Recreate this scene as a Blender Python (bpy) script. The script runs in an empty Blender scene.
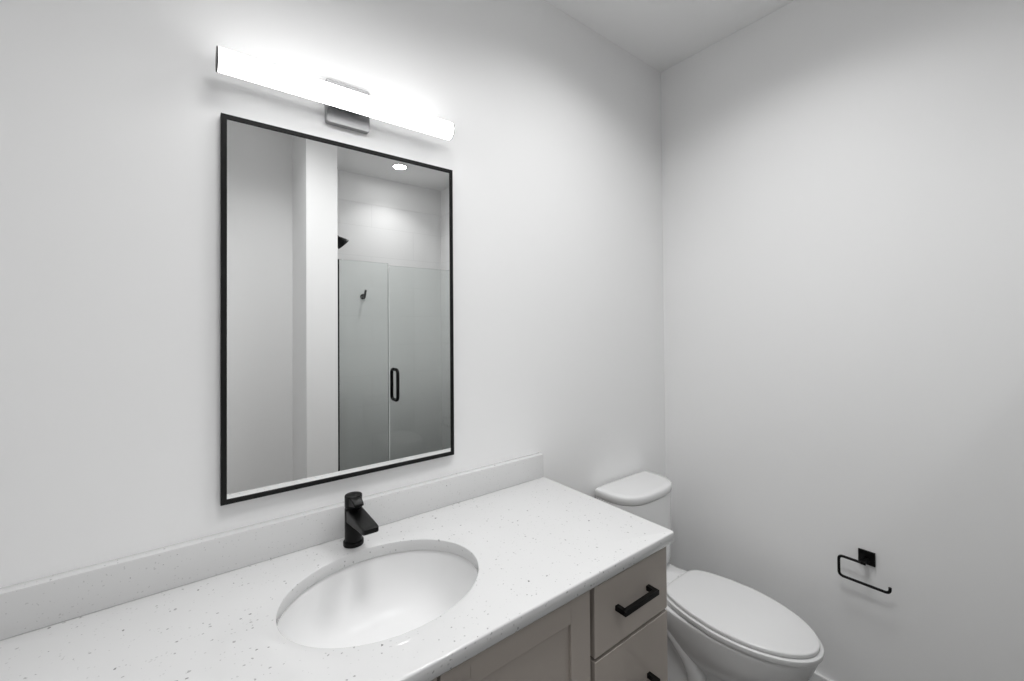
import bpy, bmesh, math, random
from mathutils import Vector, Matrix
C = bpy.context.scene.collection
PI = math.pi

# ---------------------------------------------------------------- camera, world, exposure
cam_d = bpy.data.cameras.new('camera'); cam = bpy.data.objects.new('camera', cam_d); C.objects.link(cam)
bpy.context.scene.camera = cam
def cam_matrix(loc, yaw, pitch, roll):
    y, p, r = (math.radians(a) for a in (yaw, pitch, roll))
    f = Vector((math.sin(y)*math.cos(p), math.cos(y)*math.cos(p), math.sin(p)))
    rt = Vector((math.cos(y), -math.sin(y), 0)); up = rt.cross(f)
    r1 = rt*math.cos(r) + up*math.sin(r); u1 = -rt*math.sin(r) + up*math.cos(r)
    m = Matrix((( r1.x, u1.x, -f.x, loc[0]), (r1.y, u1.y, -f.y, loc[1]), (r1.z, u1.z, -f.z, loc[2]), (0, 0, 0, 1)))
    return m
cam.matrix_world = cam_matrix((-0.3699, -1.2107, 1.4516), 37.5776, 0.6792, -0.4326)
cam_d.sensor_width = 36; cam_d.sensor_fit = 'HORIZONTAL'
cam_d.lens = 421.5526*36/1024
cam_d.shift_y = -20.2152/1024
cam_d.clip_start = 0.02

VANITY_LAMP = 10.8      # emission of the tube over the mirror
SHOWER_LAMP = 2.6      # watts of the recessed shower light
ROOM_FILL = 8.0         # watts of each of the two added, unseen fill lights over the room
LENS = 55.0
HALL_FILL = 0.5       # added white fill light, let in through the made-up doorway
world = bpy.data.worlds.new('world'); bpy.context.scene.world = world
world.use_nodes = True
world.node_tree.nodes['Background'].inputs[0].default_value = (1, 1, 1, 1)
world.node_tree.nodes['Background'].inputs[1].default_value = HALL_FILL
vs = bpy.context.scene.view_settings
vs.view_transform = 'Standard'; vs.look = 'None'; vs.gamma = 1; vs.use_curve_mapping = False
vs.exposure = 0.0

# ---------------------------------------------------------------- room measures (metres)
XR, XL, H = 1.5214, -1.00, 2.7216          # right wall, left wall, ceiling
YS = -1.46                                 # face of the stub wall beside the shower
YB = -2.37                                 # back of the shower
YD = -1.864                                # wall behind the camera, left of the stub
XA, XB = 0.170, 0.342                      # stub wall from XA to XB
ZC = 0.8850                                # worktop
TILE_TOP = 2.48

# ---------------------------------------------------------------- materials
def nodes(name):
    m = bpy.data.materials.new(name); m.use_nodes = True
    nt = m.node_tree; return m, nt, nt.nodes['Principled BSDF']
def plain(name, col, rough=0.5, metal=0.0, coat=0.0, spec=0.5, bump=0.0, bscale=200, var=0.0):
    m, nt, b = nodes(name)
    b.inputs['Base Color'].default_value = (*col, 1); b.inputs['Roughness'].default_value = rough
    b.inputs['Metallic'].default_value = metal; b.inputs['Coat Weight'].default_value = coat
    b.inputs['Specular IOR Level'].default_value = spec
    if bump or var:
        tc = nt.nodes.new('ShaderNodeTexCoord'); nz = nt.nodes.new('ShaderNodeTexNoise')
        nz.inputs['Scale'].default_value = bscale; nz.inputs['Detail'].default_value = 3
        nt.links.new(tc.outputs['Object'], nz.inputs['Vector'])
        if bump:
            bp = nt.nodes.new('ShaderNodeBump'); bp.inputs['Strength'].default_value = bump
            bp.inputs['Distance'].default_value = 0.001
            nt.links.new(nz.outputs['Fac'], bp.inputs['Height']); nt.links.new(bp.outputs['Normal'], b.inputs['Normal'])
        if var:
            rp = nt.nodes.new('ShaderNodeMapRange')
            rp.inputs['To Min'].default_value = rough-var; rp.inputs['To Max'].default_value = rough+var
            nt.links.new(nz.outputs['Fac'], rp.inputs['Value']); nt.links.new(rp.outputs['Result'], b.inputs['Roughness'])
    return m
M_wall = plain('wall_paint', (.88, .88, .88), .55, spec=.3, bump=.05, bscale=350)
M_ceil = plain('ceiling_paint', (.92, .92, .92), .8, spec=.2, bump=.05, bscale=350)
M_trim = plain('trim_paint', (.82, .82, .82), .35, bump=.02)
M_cab = plain('cabinet_paint', (.42, .377, .34), .42, bump=.04, bscale=500)
M_gap_shade = plain('cabinet_gap_shade', (.05, .045, .04), .7, bump=.02)  # near-black carcass colour, shade put into the gaps between doors and drawers
M_black = plain('matte_black_metal', (.003, .003, .003), .36, metal=.0, spec=.20, var=.05)
M_frame = plain('black_frame', (.006, .006, .006), .33, spec=.25, var=.04)
M_china = plain('vitreous_china', (.78, .78, .78), .14, coat=.2, bump=.01, bscale=30)
M_basin = plain('basin_glaze', (.86, .86, .86), .30, spec=.22, bump=.01, bscale=30)
M_seat = plain('seat_plastic', (.74, .74, .74), .22, bump=.01)
M_nickel = plain('brushed_nickel', (.42, .42, .43), .34, metal=1, var=.08)
M_steel = plain('satin_grey_metal', (.40, .40, .405), .55, metal=1, var=.05)
M_cap = plain('dark_grey_cap', (.10, .10, .10), .5, spec=.3, bump=.02)
M_chrome = plain('chrome', (.75, .75, .75), .08, metal=1, var=.02)
M_floor = plain('floor_dark_tile', (.18, .175, .17), .5, bump=.1, bscale=40)
M_seal = plain('clear_seal', (.75, .78, .77), .3, bump=.01)

def emis(name, strength, col=(1, 1, 1)):
    m = bpy.data.materials.new(name); m.use_nodes = True; nt = m.node_tree
    nt.nodes.remove(nt.nodes['Principled BSDF'])
    e = nt.nodes.new('ShaderNodeEmission'); e.inputs[0].default_value = (*col, 1); e.inputs[1].default_value = strength
    nt.links.new(e.outputs[0], nt.nodes['Material Output'].inputs[0]); return m
M_lamp = emis('lit_acrylic', VANITY_LAMP)
M_led = emis('lit_led_lens', LENS)
M_fill = emis('lit_fill_lens', 1.0)  # lens of the added ceiling fill lights

def mirror_mat():
    m, nt, b = nodes('mirror_silver')
    b.inputs['Base Color'].default_value = (.90, .905, .90, 1); b.inputs['Metallic'].default_value = 1
    b.inputs['Roughness'].default_value = 0.0
    return m
M_mirror = mirror_mat()

def glass_mat():
    m = bpy.data.materials.new('clear_glass'); m.use_nodes = True; nt = m.node_tree
    nt.nodes.remove(nt.nodes['Principled BSDF'])
    t = nt.nodes.new('ShaderNodeBsdfTransparent'); t.inputs[0].default_value = (.955, .972, .965, 1)
    g = nt.nodes.new('ShaderNodeBsdfGlossy'); g.inputs['Roughness'].default_value = 0.0
    fr = nt.nodes.new('ShaderNodeFresnel'); fr.inputs[0].default_value = 1.5
    mx = nt.nodes.new('ShaderNodeMixShader')
    nt.links.new(fr.outputs[0], mx.inputs[0]); nt.links.new(t.outputs[0], mx.inputs[1]); nt.links.new(g.outputs[0], mx.inputs[2])
    nt.links.new(mx.outputs[0], nt.nodes['Material Output'].inputs[0]); return m
M_glass = glass_mat()

def quartz_mat():
    m, nt, b = nodes('white_quartz')
    N, L = nt.nodes, nt.links
    tc = N.new('ShaderNodeTexCoord')
    nz = N.new('ShaderNodeTexNoise'); nz.inputs['Scale'].default_value = 180; L.new(tc.outputs['Object'], nz.inputs['Vector'])
    mixv = N.new('ShaderNodeMix'); mixv.data_type = 'RGBA'; mixv.blend_type = 'LINEAR_LIGHT'; mixv.inputs[0].default_value = .0035
    L.new(tc.outputs['Object'], mixv.inputs[6]); L.new(nz.outputs['Color'], mixv.inputs[7])
    last = None
    base = (.70, .70, .70, 1)
    for k, (sc, th, prob, dark) in enumerate(((95, .17, .30, .40), (62, .12, .22, .22), (150, .19, .35, .56))):
        v = N.new('ShaderNodeTexVoronoi'); v.inputs['Scale'].default_value = sc
        L.new(mixv.outputs[2], v.inputs['Vector'])
        sx = N.new('ShaderNodeSeparateColor'); L.new(v.outputs['Color'], sx.inputs[0])
        gate = N.new('ShaderNodeMath'); gate.operation = 'LESS_THAN'; gate.inputs[1].default_value = prob; L.new(sx.outputs[0], gate.inputs[0])
        rad = N.new('ShaderNodeMath'); rad.operation = 'MULTIPLY'; rad.inputs[1].default_value = th*1.6; L.new(sx.outputs[1], rad.inputs[0])
        mr = N.new('ShaderNodeMath'); mr.operation = 'SUBTRACT'; L.new(rad.outputs[0], mr.inputs[0]); L.new(v.outputs['Distance'], mr.inputs[1])
        st = N.new('ShaderNodeMapRange'); st.inputs['From Min'].default_value = 0; st.inputs['From Max'].default_value = .04; L.new(mr.outputs[0], st.inputs['Value'])
        mu = N.new('ShaderNodeMath'); mu.operation = 'MULTIPLY'; L.new(st.outputs[0], mu.inputs[0]); L.new(gate.outputs[0], mu.inputs[1])
        mx = N.new('ShaderNodeMix'); mx.data_type = 'RGBA'
        L.new(mu.outputs[0], mx.inputs[0])
        if last is None: mx.inputs[6].default_value = base
        else: L.new(last, mx.inputs[6])
        mx.inputs[7].default_value = (dark, dark, dark, 1)
        last = mx.outputs[2]
    L.new(last, b.inputs['Base Color'])
    gl = N.new('ShaderNodeBsdfGlossy'); gl.inputs['Roughness'].default_value = 0.0      # polished, resin-smooth top
    fr = N.new('ShaderNodeFresnel'); fr.inputs[0].default_value = 1.45
    ms = N.new('ShaderNodeMixShader'); L.new(fr.outputs[0], ms.inputs[0]); L.new(b.outputs[0], ms.inputs[1]); L.new(gl.outputs[0], ms.inputs[2])
    L.new(ms.outputs[0], N['Material Output'].inputs[0])
    b.inputs['Roughness'].default_value = .5; b.inputs['Specular IOR Level'].default_value = .1
    return m
M_quartz = quartz_mat()

def tile_mat():
    m, nt, b = nodes('white_wall_tile')
    N, L = nt.nodes, nt.links
    g = N.new('ShaderNodeNewGeometry'); s = N.new('ShaderNodeSeparateXYZ'); L.new(g.outputs['Position'], s.inputs[0])
    add = N.new('ShaderNodeMath'); add.operation = 'ADD'; L.new(s.outputs[0], add.inputs[0]); L.new(s.outputs[1], add.inputs[1])
    off = N.new('ShaderNodeMath'); off.operation = 'ADD'; off.inputs[1].default_value = -.04; L.new(s.outputs[2], off.inputs[0])
    c = N.new('ShaderNodeCombineXYZ'); L.new(add.outputs[0], c.inputs[0]); L.new(off.outputs[0], c.inputs[1])
    br = N.new('ShaderNodeTexBrick'); br.offset = 0.5
    br.inputs['Scale'].default_value = 1; br.inputs['Brick Width'].default_value = .75; br.inputs['Row Height'].default_value = .25
    br.inputs['Mortar Size'].default_value = .0014; br.inputs['Mortar Smooth'].default_value = .3
    br.inputs['Color1'].default_value = br.inputs['Color2'].default_value = (.86, .86, .86, 1)
    br.inputs['Mortar'].default_value = (.75, .75, .75, 1)
    L.new(c.outputs[0], br.inputs['Vector']); L.new(br.outputs['Color'], b.inputs['Base Color'])
    bp = N.new('ShaderNodeBump'); bp.invert = True; bp.inputs['Strength'].default_value = .5; bp.inputs['Distance'].default_value = .001
    L.new(br.outputs['Fac'], bp.inputs['Height']); L.new(bp.outputs['Normal'], b.inputs['Normal'])
    b.inputs['Roughness'].default_value = .22
    return m
M_tile = tile_mat()

# ---------------------------------------------------------------- mesh helpers
def new_bm(): return bmesh.new()
def link(name, bm, mat, parent=None, smooth=True, angle=40):
    bmesh.ops.recalc_face_normals(bm, faces=bm.faces)
    me = bpy.data.meshes.new(name); bm.to_mesh(me); bm.free()
    if smooth:
        me.shade_smooth()
        try: me.set_sharp_from_angle(angle=math.radians(angle))
        except Exception: pass
    o = bpy.data.objects.new(name, me); C.objects.link(o)
    me.materials.append(mat)
    if parent: o.parent = parent
    return o
def empty(name, loc, label, cat, group=None):
    o = bpy.data.objects.new(name, None); o.location = loc; C.objects.link(o); o.empty_display_size = .05
    o['label'] = label; o['category'] = cat
    if group: o['group'] = group
    return o
def tag(o, label, cat, group=None):
    o['label'] = label; o['category'] = cat
    if group: o['group'] = group
    return o
def box(bm, a, b, bev=0.0, seg=2):
    t = bmesh.new()
    bmesh.ops.create_cube(t, size=1)
    for v in t.verts:
        v.co = Vector([(a[i]+b[i])/2 + v.co[i]*(b[i]-a[i]) for i in range(3)])
    if bev: bmesh.ops.bevel(t, geom=list(t.edges), offset=bev, segments=seg, affect='EDGES', profile=.5)
    merge(bm, t)
def merge(bm, t):
    me = bpy.data.meshes.new('tmp'); t.to_mesh(me); t.free(); bm.from_mesh(me); bpy.data.meshes.remove(me)
def loft(bm, rings, closed=True, cap=True):
    """rings: lists of equal length of points"""
    vs_ = [[bm.verts.new(p) for p in r] for r in rings]
    n = len(rings[0])
    for a, b in zip(vs_, vs_[1:]):
        for i in range(n if closed else n-1):
            j = (i+1) % n
            bm.faces.new((a[i], a[j], b[j], b[i]))
    if cap:
        for r in (vs_[0], vs_[-1]):
            c = bm.verts.new(sum((v.co for v in r), Vector())/n)
            for i in range(n): bm.faces.new((r[i], r[(i+1) % n], c))
def lathe(bm, prof, origin=(0, 0, 0), axis=(0, 0, 1), n=48, cap=True):
    ax = Vector(axis).normalized(); u = ax.orthogonal().normalized(); w = ax.cross(u); o = Vector(origin)
    rings = [[o + ax*z + (u*math.cos(2*PI*i/n) + w*math.sin(2*PI*i/n))*max(r, 1e-5) for i in range(n)] for r, z in prof]
    loft(bm, rings, cap=cap)
def tube(bm, pts, r, n=16, squareness=None):
    """round tube along a polyline (parallel transport)"""
    pts = [Vector(p) for p in pts]; rings = []
    d0 = (pts[1]-pts[0]).normalized(); u = d0.orthogonal().normalized()
    for k, p in enumerate(pts):
        if k == 0: d = d0
        elif k == len(pts)-1: d = (pts[-1]-pts[-2]).normalized()
        else: d = ((pts[k]-pts[k-1]).normalized() + (pts[k+1]-pts[k]).normalized()).normalized()
        u = (u - d*u.dot(d)).normalized(); w = d.cross(u)
        rr = r[k] if isinstance(r, (list, tuple)) else r
        rings.append([p + (u*math.cos(2*PI*i/n) + w*math.sin(2*PI*i/n))*rr for i in range(n)])
    loft(bm, rings)
def rounded_path(pts, rad, seg=6):
    """polyline with rounded corners"""
    P = [Vector(p) for p in pts]; out = [P[0]]
    for a, b, c in zip(P, P[1:], P[2:]):
        d1 = (a-b).normalized(); d2 = (c-b).normalized()
        p1 = b + d1*rad; p2 = b + d2*rad
        for k in range(seg+1):
            t = k/seg; out.append(p1*(1-t)**2 + b*2*t*(1-t) + p2*t*t)
    out.append(P[-1]); return out
def rrect(x0, x1, y0, y1, r, seg=5, sub=10):
    """rounded rectangle, counter-clockwise 2-D points with subdivided sides"""
    pts = []
    cs = [((x1-r, y1-r), 0), ((x0+r, y1-r), PI/2), ((x0+r, y0+r), PI), ((x1-r, y0+r), 3*PI/2)]
    for k, ((cx, cy), a0) in enumerate(cs):
        arc = [(cx + r*math.cos(a0 + PI/2*i/seg), cy + r*math.sin(a0 + PI/2*i/seg)) for i in range(seg+1)]
        pts += arc
        (nx, ny), na = cs[(k+1) % 4]
        q = (nx + r*math.cos(na), ny + r*math.sin(na)); p = arc[-1]
        for i in range(1, sub): pts.append((p[0] + (q[0]-p[0])*i/sub, p[1] + (q[1]-p[1])*i/sub))
    return pts
def structure(name, bm, mat, smooth=False):
    o = link(name, bm, mat, smooth=smooth); o['kind'] = 'structure'; return o
def slab(name, a, b, mat, bev=0):
    bm = new_bm(); box(bm, a, b, bev); return structure(name, bm, mat)

# ---------------------------------------------------------------- the room
T = .12
slab('floor', (XL-T, YB-T, -.05), (XR+T, T, 0), M_floor)
slab('ceiling', (XL-T, YB-T, H), (XR+T, T, H+.05), M_ceil)
slab('wall_back', (XL-T, 0, 0), (XR+T, T, H), M_wall)
slab('wall_right', (XR, YB-T, 0), (XR+T, 0, H), M_wall)
slab('wall_left', (XL-T, YD, 0), (XL, 0, H), M_wall)
# unseen doorway added in the wall behind the camera to let in fill light
DX0, DX1, DH = -0.97, -0.24, 2.05
bm = new_bm()
box(bm, (XL-T, YD-T, 0), (DX0, YD, H)); box(bm, (DX1, YD-T, 0), (XA, YD, H)); box(bm, (DX0, YD-T, DH), (DX1, YD, H))
structure('wall_front', bm, M_wall)
slab('wall_stub', (XA, YB-T, 0), (XB, YS, H), M_wall)
slab('wall_shower', (XB, YB-T, 0), (XR, YB, H), M_wall)
# tile cladding inside the shower
tt = .008
YG = YS - .03                               # plane of the shower glass
bm = new_bm()
box(bm, (XB, YB, 0), (XR, YB+tt, TILE_TOP)); box(bm, (XR-tt, YB+tt, 0), (XR, YG-.02, TILE_TOP)); box(bm, (XB, YB+tt, 0), (XB+tt, YG-.02, TILE_TOP))
structure('wall_tiling', bm, M_tile)
bm = new_bm()
box(bm, (XB, YB, TILE_TOP), (XR, YB+tt+.002, TILE_TOP+.008), .001); box(bm, (XR-tt-.002, YB+tt, TILE_TOP), (XR, YG-.02, TILE_TOP+.008), .001)
structure('trim_1', bm, M_trim)
bm = new_bm(); box(bm, (XB, YG-.055, 0), (XR, YG+.03, .10), .004)
structure('trim_2', bm, M_tile)
# baseboards
bh, bt = .132, .014
def baseboard(name, a, b):
    bm = new_bm(); box(bm, a, b, .004); structure(name, bm, M_trim)
baseboard('baseboard_right', (XR-bt, YG+.03, 0), (XR, 0, bh))
baseboard('baseboard_back', (.69, -bt, 0), (XR-bt, 0, bh))
baseboard('baseboard_front', (DX1, YD, 0), (XA, YD+bt, bh))
baseboard('baseboard_left', (XL, YD, 0), (XL+bt, -bt, bh))
baseboard('baseboard_stub', (XA, YS, 0), (XB, YS+bt, bh))

# ---------------------------------------------------------------- vanity cabinet
VX0, VX1 = -0.715, 0.678
FY = -.54                                   # front faces of doors and drawers
FZ1, ZB = .838, .10
van = empty('vanity_cabinet', (-.05, -.27, 0), 'grey-brown painted vanity cabinet with shaker doors and flat drawers under the white worktop', 'cabinet')
def rel(o, root): o.parent = root; o.matrix_parent_inverse = Matrix.Translation(-Vector(root.location)); return o
def part(name, bm, mat, root, smooth=True, angle=40):
    o = link(name, bm, mat, smooth=smooth, angle=angle); return rel(o, root)
def sub(name, bm, mat, par, root, smooth=True, angle=40):
    o = link(name, bm, mat, smooth=smooth, angle=angle); o.parent = par; o.matrix_parent_inverse = par.matrix_parent_inverse.copy() if False else Matrix(); return o
bm = new_bm()
ct_ = .018; CF = FY+.021                    # carcass front plane
box(bm, (VX0+ct_, CF+.03, ZB+.3), (VX1-ct_, -.012, ZB+.315))
for xa in (VX0, VX1-ct_):
    b2_ = new_bm(); box(b2_, (xa, CF, ZB), (xa+ct_, -.005, FZ1+.012)); part('side_panel', b2_, M_cab, van, smooth=False)
box(bm, (VX0, CF, ZB), (VX1, -.005, ZB+ct_)); box(bm, (VX0, -.012, ZB), (VX1, -.005, FZ1+.012))
box(bm, (VX0, CF, FZ1-.03), (VX1, CF+.018, FZ1+.012))
for xx in (.3735, -.4165): box(bm, (xx-.009, CF+.05, ZB), (xx+.009, -.012, FZ1-.03))
part('carcass', bm, M_gap_shade, van, smooth=False)
bm = new_bm(); box(bm, (VX0, FY+.07, 0), (VX1, -.005, ZB)); part('toe_kick', bm, M_cab, van, smooth=False)

def bar_pull(p0, p1, out, w=.0125):
    """square bar pull: two legs from the face and a bar between them"""
    p0, p1, out = Vector(p0), Vector(p1), Vector(out)
    bm = new_bm(); d = (p1-p0).normalized(); h = w/2
    def b2(a, b):
        lo = [min(a[i], b[i])-h for i in range(3)]; hi = [max(a[i], b[i])+h for i in range(3)]
        k = max(range(3), key=lambda i: abs((b-a)[i]))
        return lo, hi, k
    lo, hi, k = b2(p0+out, p1+out); lo[k] += 0; hi[k] -= 0
    box(bm, lo, hi, .0012)
    for p in (p0, p1):
        lo, hi, k = b2(p, p+out); lo[k] += h; hi[k] -= h
        if out[k] < 0: lo[k] += .0; hi[k] = p[k]
        box(bm, lo, hi, .0012)
    return bm
def drawer(x0, x1, z0, z1):
    bm = new_bm(); box(bm, (x0, FY, z0), (x1, FY+.02, z1), .0012)
    d = part('drawer', bm, M_cab, van, smooth=False)
    cx = (x0+x1)/2 - .005; cz = (z0+z1)/2 + .006
    bm = bar_pull((cx-.0630, FY, cz), (cx+.0630, FY, cz), (0, -.026, 0))
    h = link('handle', bm, M_black, smooth=False); h.parent = d; h['label'] = 'matt black square bar handle'
def door(x0, x1, z0, z1, hinge_right):
    st = .062; bm = new_bm()
    box(bm, (x0, FY, z0), (x0+st, FY+.02, z1), .0009); box(bm, (x1-st, FY, z0), (x1, FY+.02, z1), .0009)
    box(bm, (x0+st, FY, z1-.051), (x1-st, FY+.02, z1), .0009); box(bm, (x0+st, FY, z0), (x1-st, FY+.02, z0+st), .0009)
    d = part('door', bm, M_cab, van, smooth=False)
    bm = new_bm(); box(bm, (x0+st-.004, FY+.008, z0+st-.004), (x1-st+.004, FY+.016, z1-.047))
    pn = link('panel', bm, M_cab, smooth=False); pn.parent = d
    hx = x0+st/2 if hinge_right else x1-st/2
    bm = bar_pull((hx, FY, z1-.035), (hx, FY, z1-.195), (0, -.028, 0))
    h = link('handle', bm, M_black, smooth=False); h.parent = d; h['label'] = 'matt black square bar handle'
for (x0, x1) in ((.3825, .6775), (-.714, -.4255)):
    drawer(x0, x1, .672, FZ1); drawer(x0, x1, .393, .663); drawer(x0, x1, .112, .386)
door(-.018, .3670, .112, FZ1, True); door(-.4110, -.025, .112, FZ1, False)

# ---------------------------------------------------------------- worktop with an oval cut-out, and its backsplash
SX, SY, SA, SB = -.0205, -.2950, .2140, .1715
CT = .0285
def worktop():
    bm = new_bm(); x0, x1, y0, y1 = -.7305, .6875, -.5600, -.002
    def outer(inset, z):
        r = max(.007-inset*.6, .002)
        return [(x, y, z) for x, y in rrect(x0+inset, x1-inset, y0+inset, y1-inset, r, 5, 22)]
    base = outer(0, 0)
    angs = [math.atan2((p[1]-SY)/SB, (p[0]-SX)/SA) for p in base]
    def hole(g, z): return [(SX+(SA+g)*math.cos(a), SY+(SB+g)*math.sin(a), z) for a in angs]
    rings = [outer(.001, ZC-CT), outer(0, ZC-CT+.001)]
    b = .004
    for k in range(5):
        t = PI/2*k/4; rings.append(outer(b*(1-math.cos(t)), ZC-b+b*math.sin(t)))
    def mid(k, z):  # rings between hole and edge keep faces well shaped
        o = outer(b, z); h = hole(.003, z)
        return [tuple(h[i][j]*(1-k) + o[i][j]*k for j in range(3)) for i in range(len(o))]
    rings += [mid(.6, ZC), mid(.25, ZC)]
    e = .002
    for k in range(4):
        t = PI/2*k/3; rings.append(hole(e*(1-math.sin(t)), ZC-e+e*math.cos(t)))
    rings += [hole(0, ZC-CT+.001), hole(.001, ZC-CT), outer(.001, ZC-CT)]
    loft(bm, rings, cap=False); bmesh.ops.remove_doubles(bm, verts=bm.verts, dist=1e-6)
    return tag(link('countertop', bm, M_quartz, angle=60), 'speckled white quartz worktop with an oval basin cut-out', 'countertop')
worktop()
bm = new_bm(); box(bm, (-.7305, -.029, ZC+.0004), (.6825, -.0008, ZC+.0850), .0016)
tag(link('backsplash', bm, M_quartz), 'low speckled white quartz upstand along the wall behind the faucet', 'backsplash')

# ---------------------------------------------------------------- undermount basin
def sink():
    root = empty('sink', (SX, SY, ZC-CT-.16), 'oval white china basin set under the worktop cut-out', 'sink')
    bm = new_bm(); n = 96; z0 = ZC-CT-.0012
    def ell(a, b, z, dy=0): return [(SX+a*math.cos(2*PI*i/n), SY+dy+b*math.sin(2*PI*i/n), z) for i in range(n)]
    g = .0035; rings = [ell(SA+.028, SB+.028, z0-.010), ell(SA+.028, SB+.028, z0), ell(SA+g+.003, SB+g+.003, z0), ell(SA+g, SB+g, z0-.004)]
    D = .150
    for k in range(1, 15):
        t = k/14; f = (1-t**2.6)**(1/2.3) if t < 1 else 0
        f = .30 + .70*f
        rings.append(ell((SA+g)*f, (SB+g)*f, z0-.004-D*t*.985, 0))
    rings += [ell(.045, .040, z0-.006-D), ell(.0215, .0215, z0-.0075-D)]
    inner_end = len(rings)
    rings += [ell(.0215, .0215, z0-.03-D), ell(.03, .03, z0-.03-D)]
    for k in range(13, 0, -1):
        t = k/14; f = .30 + .70*(1-t**2.6)**(1/2.3)
        rings.append(ell((SA+g)*f+.011, (SB+g)*f+.011, z0-.014-D*t*.985))
    rings.append(ell(SA+.016, SB+.016, z0-.012)); rings.append(rings[0])
    loft(bm, rings, cap=False); bmesh.ops.remove_doubles(bm, verts=bm.verts, dist=1e-6)
    rel(link('basin', bm, M_basin, angle=70), root)
    bm = new_bm(); zc = z0-.0085-D
    lathe(bm, [(.0205, -.02), (.0205, 0), (.029, .0025), (.028, .004), (.021, .0035), (.0195, .001), (.0195, -.001), (.016, -.001), (.015, .004), (.0, .005)], (SX, SY, zc))
    rel(link('drain', bm, M_black), root)
sink()

# ---------------------------------------------------------------- faucet
def faucet():
    fx, fy = -.0262, -.0790
    root = empty('faucet', (fx, fy, ZC), 'matt black single-hole basin faucet with a slanted flat spout', 'faucet')
    bm = new_bm(); lathe(bm, [(.0250, 0), (.0254, .001), (.0254, .009), (.0244, .0105), (.0215, .011)], (fx, fy, ZC+.0003))
    rel(link('base_ring', bm, M_black), root)
    bm = new_bm(); lathe(bm, [(.0215, .0105), (.0215, .094), (.0205, .0955), (.019, .096)], (fx, fy, ZC))
    rel(link('body', bm, M_black), root)
    # spout: slab that leaves the body at full width and slopes down to the front
    bm = new_bm(); rings = []
    sec = [(.010, .0945, .064, .0180), (-.010, .0945, .062, .0205), (-.030, .0942, .065, .0205), (-.065, .0934, .0690, .0202), (-.100, .0925, .0735, .0200), (-.122, .0918, .0745, .0198), (-.132, .0914, .0765, .0188), (-.137, .0900, .0790, .0165)]
    for dy, zt, zb, w in sec:
        pts = rrect(-w, w, 0, 1, .12, 3, 4); ring = []
        for x, v in [(a, b) for a, b in pts]:
            ring.append((x, v))
        r = []
        for a, b in rrect(-w, w, zb, zt, .0035, 3, 5): r.append((fx+a, fy+dy, ZC+b))
        rings.append(r)
    loft(bm, rings); rel(link('spout', bm, M_black), root)
    bm = new_bm(); lathe(bm, [(.0075, .003), (.0085, .006), (.0085, .009)], (fx, fy-.112, ZC+.0675)); rel(link('aerator', bm, M_black), root)
    # handle: cylinder head whose front runs out into a short wedge lever
    bm = new_bm()
    lathe(bm, [(.0200, .0985), (.0213, .0995), (.0216, .101), (.0216, .1262), (.0208, .1278), (.019, .1284)], (fx, fy, ZC))
    rings = []
    for dy, zt, zb, w in [(-.008, .1270, .1030, .0170), (-.020, .1262, .1055, .0150), (-.032, .1235, .1085, .0128), (-.044, .1190, .1105, .0122), (-.0465, .1170, .1115, .0116)]:
        rings.append([(fx+a, fy+dy, ZC+b) for a, b in rrect(-w, w, zb, zt, .0022, 3, 4)])
    loft(bm, rings); rel(link('handle', bm, M_black, angle=35), root)
    bm = new_bm(); lathe(bm, [(.0185, .0955), (.0185, .099)], (fx, fy, ZC)); rel(link('neck', bm, M_black), root)
faucet()

# ---------------------------------------------------------------- mirror
def mirror():
    x0, x1, z0, z1 = -.309, .309, 1.0378, 1.955
    root = empty('wall_mirror', (0, 0, z0), 'tall rectangular mirror in a thin black metal frame above the basin', 'mirror')
    fw = .0122; bm = new_bm()
    yo, yi = -.0200, -.0012
    prof = [(0, yi), (0, yo+.001), (.001, yo), (fw-.001, yo), (fw, yo+.001), (fw, yi)]
    rings = []
    for ins, y in prof:
        rings.append([(x0+ins, y, z0+ins), (x1-ins, y, z0+ins), (x1-ins, y, z1-ins), (x0+ins, y, z1-ins)])
    rings.append(rings[0]); loft(bm, rings, cap=False); bmesh.ops.remove_doubles(bm, verts=bm.verts, dist=1e-6)
    rel(link('frame', bm, M_frame, smooth=False), root)
    bm = new_bm(); box(bm, (x0+fw-.002, -.0182, z0+fw-.002), (x1-fw+.002, -.012, z1-fw+.002))
    o = rel(link('mirror_glass', bm, M_mirror, smooth=False), root)
mirror()

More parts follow.
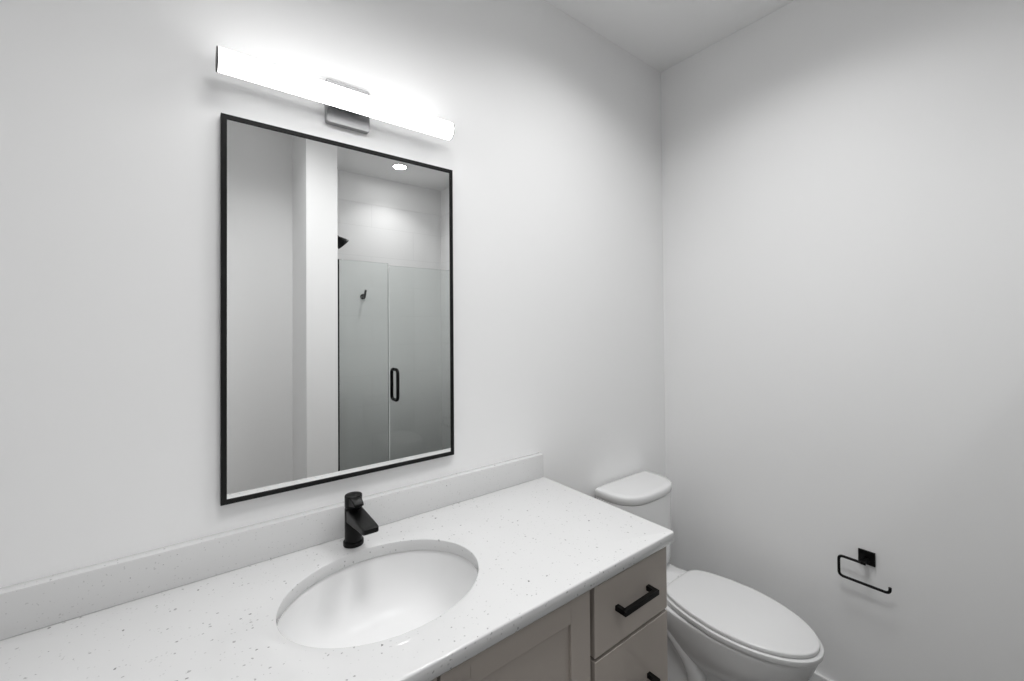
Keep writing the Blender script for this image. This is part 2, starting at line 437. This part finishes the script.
# ---------------------------------------------------------------- vanity light
def vanity_light():
    cx, cz = -.0170, 2.0630
    root = empty('vanity_light', (cx, 0, cz), 'long horizontal tube light glowing white over the mirror', 'light fixture')
    bm = new_bm()
    loft(bm, [[(cx+a*s, y, cz+b*s) for a, b in rrect(-.0585, .0585, -.0590, .0590, .006, 4, 4)] for y, s in ((-.0008, 1), (-.0150, 1), (-.0175, .975))])
    rel(link('canopy', bm, M_steel, angle=25), root)
    bm = new_bm(); lathe(bm, [(.0022, 0), (.0022, .0015), (.0, .002)], (cx+.004, -.009, cz-.0588), (0, 0, -1), 12); rel(link('screw', bm, M_chrome), root)
    L0, L1, r, yc, zc = -.3165, .2750, .0258, -.062, 2.0555
    half = 104                       # the acrylic wraps this many degrees each side of the front
    def arc(x, a0, a1, rr, n=36):
        return [(x, yc - rr*math.cos(math.radians(a0+(a1-a0)*i/n)), zc + rr*math.sin(math.radians(a0+(a1-a0)*i/n))) for i in range(n+1)]
    bm = new_bm(); loft(bm, [arc(L0, -half, half, r), arc(L1, -half, half, r)]); rel(link('diffuser', bm, M_lamp), root)
    bm = new_bm(); loft(bm, [arc(L0, half+1, 359-half, r*.98, 16), arc(L1, half+1, 359-half, r*.98, 16)])
    box(bm, (cx-.030, yc+r*.8, zc-.012), (cx+.030, -.018, zc+.012), .002)
    rel(link('rail', bm, M_steel, angle=30), root)
    for s0, s1 in ((L0-.0035, L0), (L1, L1+.0025)):
        bm = new_bm(); loft(bm, [arc(s0, 0, 357, r*1.03, 48), arc(s1, 0, 357, r*1.03, 48)]); rel(link('end_cap', bm, M_cap, angle=30), root)
vanity_light()

# ---------------------------------------------------------------- toilet
TX = 1.174
TK = 1.156
def outline(yb, yf, ym, w, wb=None, nb=3.0, n=48, nf=2.0, z=0):
    """egg outline: back half a superellipse (power nb, narrowing to wb), front half an ellipse"""
    wb = w if wb is None else wb; pts = []
    for i in range(2*n):
        a = 2*PI*i/(2*n); c, s = math.cos(a), math.sin(a)
        e = nb if s > 0 else nf
        x = math.copysign(abs(c)**(2/e), c); y = math.copysign(abs(s)**(2/e), s)
        yy = ym + y*((yb-ym) if y > 0 else (ym-yf))
        k = max(0, y); k = k*k*(3-2*k)
        ww = w*(1-k) + wb*k
        pts.append((TX + x*ww, yy, z))
    return pts
def toilet():
    root = empty('toilet', (TX, -.36, 0), 'white two-piece toilet with its lid closed beside the vanity', 'toilet')
    zr = .408
    bm = new_bm(); rings = []
    for z, yb, yf, ym, w, wb, nb in [
(0, -.13, -.560, -.40, .125, .108, 4), (.012, -.13, -.562, -.40, .126, .109, 4), (.03, -.14, -.545, -.39, .108, .095, 4),
        (.09, -.14, -.520, -.38, .080, .075, 4), (.16, -.13, -.525, -.39, .074, .070, 4), (.205, -.12, -.552, -.41, .080, .070, 4), (.235, -.11, -.600, -.43, .104, .070, 3),
        (.27, -.09, -.650, -.46, .128, .072, 3), (.31, -.05, -.695, -.48, .146, .080, 3), (.345, -.03, -.722, -.48, .157, .094, 3.5),
        (.38, -.025, -.735, -.47, .160, .110, 4), (.400, -.025, -.742, -.47, .164, .113, 4), (zr-.002, -.026, -.741, -.47, .163, .112, 4), (zr, -.030, -.737, -.47, .159, .108, 4)]:
        rings.append(outline(yb, yf, ym, w, wb, nb, z=z))
    loft(bm, rings)
    bowl = rel(link('bowl', bm, M_china, angle=60), root)
    # exposed trapway on both sides of the pedestal
    for s in (-1, 1):
        bm = new_bm()
        P = [(-.17, .350), (-.22, .338), (-.27, .315), (-.32, .282), (-.362, .240), (-.388, .190), (-.392, .135), (-.37, .080), (-.33, .035)]
        tube(bm, [(TX+s*(.070, .076, .080, .081, .079, .075, .072, .072, .074)[k], y, z) for k, (y, z) in enumerate(P)], [.026, .033, .036, .037, .037, .037, .036, .034, .030], 24)
        sub_ = link('trapway', bm, M_china, angle=70); sub_.parent = bowl
    bm = new_bm(); 
    loft(bm, [[(TX+a, y, z) for a, y in rrect(-w, w, -.27+d, -.035, .03, 5, 5)] for z, w, d in ((zr-.012, .108, .0), (zr+.009, .106, .002), (zr+.013, .100, .006))])
    sub_ = link('deck', bm, M_china, angle=60); sub_.parent = bowl
    # tank
    def tk(z, w, yb, yf, nb=3.2): return tank_out(z, w, yb, yf)
    bm = new_bm()
    def tank_out(z, w, yb, yf, r=.02):
        pts = []; n = 40; ym = yb-.035
        for i in range(2*n):
            a = 2*PI*i/(2*n); c, s = math.cos(a), math.sin(a)
            e = 8.0 if s > 0 else 3.1
            x = math.copysign(abs(c)**(2/e), c); y = math.copysign(abs(s)**(2/e), s)
            pts.append((TK + x*w, ym + y*((yb-ym) if y > 0 else (ym-yf)), z))
        return pts
    zt = .735
    rings = [tank_out(.418, .135, -.035, -.150), tank_out(.421, .150, -.028, -.165), tank_out(.430, .163, -.022, -.182), tank_out(.448, .171, -.018, -.194), tank_out(.48, .1775, -.016, -.190), tank_out(.60, .1795, -.015, -.195), tank_out(zt, .1805, -.014, -.198)]
    loft(bm, rings); rel(link('tank', bm, M_china, angle=60), root)
    bm = new_bm(); z = zt+.0015
    rings = [tank_out(z, .1785, -.012, -.198), tank_out(z+.002, .1810, -.009, -.2005), tank_out(z+.023, .1815, -.009, -.2010), tank_out(z+.029, .1795, -.011, -.1990), tank_out(z+.032, .175, -.016, -.195), tank_out(z+.0330, .150, -.030, -.175)]
    loft(bm, rings); rel(link('tank_lid', bm, M_china, angle=60), root)
    # flush lever on the left side of the tank
    bm = new_bm(); lx = TK-.172
    lathe(bm, [(.011, 0), (.011, .008), (.008, .010)], (lx+.002, -.125, .712), (-1, -.25, 0), 20)
    tube(bm, [(lx-.010, -.128, .712), (lx-.014, -.150, .712), (lx-.010, -.180, .710)], [.005, .0045, .0055], 12)
    o = rel(link('flush_lever', bm, M_chrome), root); o['label'] = 'small chrome flush lever'
    # seat ring and lid
    bm = new_bm(); rings = []
    z = zr+.004
    for zz, g in ((z, .005), (z+.001, .002), (z+.010, .0), (z+.0165, .001), (z+.0182, .004), (z+.0186, .012)):
        rings.append(outline(-.262-g, -.753+g, -.48, .1675-g, .140-g, 5, z=zz))
    loft(bm, rings); rel(link('seat', bm, M_seat, angle=50), root)
    bm = new_bm(); rings = []
    z = z+.0205
    for zz, g in ((z, .0105), (z+.0010, .0080), (z+.009, .0075), (z+.0115, .0085), (z+.0130, .0115), (z+.0137, .018), (z+.0145, .05)):
        rings.append(outline(-.262-g, -.7505+g, -.48, .1675-g, .140-g, 5, z=zz))
    loft(bm, rings); rel(link('seat_lid', bm, M_seat, angle=50), root)
    for s in (-1, 1):
        bm = new_bm(); loft(bm, [[(TX+s*.045+a*k, -.2555+b*k, zz) for a, b in rrect(-.012, .012, -.007, .007, .005, 5, 3)] for zz, k in ((zr+.009, 1), (zr+.020, 1), (zr+.022, .8))])
        rel(link('hinge', bm, M_seat), root)
toilet()

# ---------------------------------------------------------------- toilet paper holder
def tp_holder():
    y0, z0 = -.7865, .629
    root = empty('toilet_paper_holder', (XR, y0, z0), 'empty black toilet paper holder with an open bent bar on the right wall', 'toilet paper holder')
    bm = new_bm(); box(bm, (XR-.009, y0-.0235, z0-.0235), (XR-.0006, y0+.0235, z0+.0235), .0015)
    rel(link('mounting_plate', bm, M_black, smooth=False), root)
    xb = XR-.050
    bm = new_bm(); box(bm, (xb-.0045, y0-.0075, z0-.0090), (XR-.008, y0+.0075, z0), .0015); rel(link('post', bm, M_black, smooth=False), root)
    bm = new_bm(); zt = z0-.0045
    pts = rounded_path([(xb, y0+.008, zt), (xb, y0+.0685, zt), (xb, y0+.0685, zt-.070), (xb, y0-.0695, zt-.070), (xb, y0-.0695, zt-.050)], .014)
    tube(bm, pts, .0045, 14); rel(link('bar', bm, M_black), root)
tp_holder()

# ---------------------------------------------------------------- shower, seen in the mirror
ZG = 1.86
def shower_glass():
    p = empty('glass_panel', (.50, YG, .10), 'fixed clear glass shower panel beside the stub wall, seen in the mirror', 'shower panel')
    bm = new_bm(); box(bm, (XB+.004, YG-.005, .105), (.664, YG+.005, ZG), .0008); rel(link('pane', bm, M_glass, smooth=False), p)
    bm = new_bm(); x = XB
    box(bm, (x, YG-.010, .101), (x+.0145, YG-.0056, ZG)); box(bm, (x, YG+.0056, .101), (x+.0145, YG+.010, ZG)); box(bm, (x, YG-.010, .101), (x+.003, YG+.010, ZG))
    o = rel(link('wall_channel', bm, M_black, smooth=False), p); o['label'] = 'thin black wall channel'
    d = empty('shower_door', (1.09, YG, .10), 'clear glass shower door with a black pull handle, seen in the mirror', 'shower door')
    bm = new_bm(); box(bm, (.672, YG-.005, .112), (1.508, YG+.005, ZG-.012), .0008); rel(link('pane', bm, M_glass, smooth=False), d)
    bm = new_bm(); box(bm, (.6655, YG-.004, .112), (.6708, YG+.006, ZG-.06)); o = rel(link('seal', bm, M_seal, smooth=False), d)
    for s in (1, -1):
        bm = new_bm(); y0 = YG + s*.0052; hx = .7065
        pts = rounded_path([(hx, y0, 1.168), (hx, y0+s*.046, 1.168), (hx, y0+s*.046, .970), (hx, y0, .970)], .032, 10)
        tube(bm, pts, .0105, 16); rel(link('handle', bm, M_black), d)
    for z in (.38, 1.60):
        bm = new_bm(); box(bm, (1.455, YG-.013, z-.045), (1.512, YG+.013, z+.045), .002); rel(link('hinge', bm, M_black), d)
shower_glass()
def shower_head():
    r = empty('shower_head', (XB+tt, -1.9, 2.12), 'black shower head on a bent arm above the glass, seen in the mirror', 'shower head')
    bm = new_bm(); lathe(bm, [(.028, 0), (.028, .004), (.018, .010)], (XB+tt, -1.9, 2.12), (1, 0, 0), 32); rel(link('flange', bm, M_black), r)
    bm = new_bm(); tube(bm, rounded_path([(XB+tt+.006, -1.9, 2.12), (XB+tt+.062, -1.9, 2.12), (XB+tt+.095, -1.9, 2.087)], .03, 6), .0095, 16); rel(link('arm', bm, M_black), r)
    bm = new_bm(); ax = Vector((.7071, 0, -.7071)); f = Vector((.502, -1.9, 2.029)); 
    lathe(bm, [(.012, -.085), (.016, -.075), (.017, -.060), (.024, -.050), (.040, -.020), (.047, -.006), (.047, 0), (.043, .002), (0, .002)], f, ax, 40); rel(link('spray_head', bm, M_black), r)
shower_head()
def robe_hook():
    x, z, y = .786, 1.700, YB+tt
    r = empty('robe_hook', (x, y, z), 'small round black hook on the tiled shower wall, seen through the glass in the mirror', 'hook')
    bm = new_bm(); lathe(bm, [(.022, .0005), (.022, .010), (.020, .012)], (x, y, z), (0, 1, 0), 32); rel(link('rosette', bm, M_black), r)
    bm = new_bm(); tube(bm, rounded_path([(x, y+.010, z), (x+.002, y+.045, z), (x+.006, y+.055, z+.052)], .012, 6), .009, 14); rel(link('peg', bm, M_black), r)
robe_hook()
def recessed(x, y, power, label, spread, k=1.0):  # builds the shower light and also the added wide fill lights
    r = empty('recessed_or_fill_light', (x, y, H), label, 'ceiling light')
    def sc(p): return [(r_*k if r_ > 0 else 0, z_) for r_, z_ in p]
    bm = new_bm(); lathe(bm, sc([(.062, .0005), (.062, .003), (.060, .005), (.051, .005), (.048, .003), (.048, .0005)]), (x, y, H), (0, 0, -1), 64, cap=False); rel(link('trim_ring', bm, M_trim), r)
    bm = new_bm(); lathe(bm, sc([(.0475, .0008), (.0475, .0035), (0, .0036)]), (x, y, H), (0, 0, -1), 64); rel(link('lens', bm, M_led if k == 1 else M_fill), r)
    ld = bpy.data.lights.new('downlight', 'AREA'); ld.shape = 'DISK'; ld.size = .09*k; ld.energy = power; ld.spread = math.radians(spread)
    lo = bpy.data.objects.new('downlight', ld); C.objects.link(lo); lo.location = (0, 0, -.0045); lo.parent = r
recessed(.968, -2.015, SHOWER_LAMP, 'round recessed ceiling light glowing over the shower, seen in the mirror', 118)
recessed(.74, -.68, ROOM_FILL*.86, 'added, unseen wide round fill light on the ceiling between the vanity and the toilet', 138, 5.0)  # added out of view to fill the room with soft light
recessed(-.07, -.90, ROOM_FILL, 'added, unseen wide round fill light on the ceiling over the front edge of the vanity', 138, 5.0)  # second added fill light, also out of view
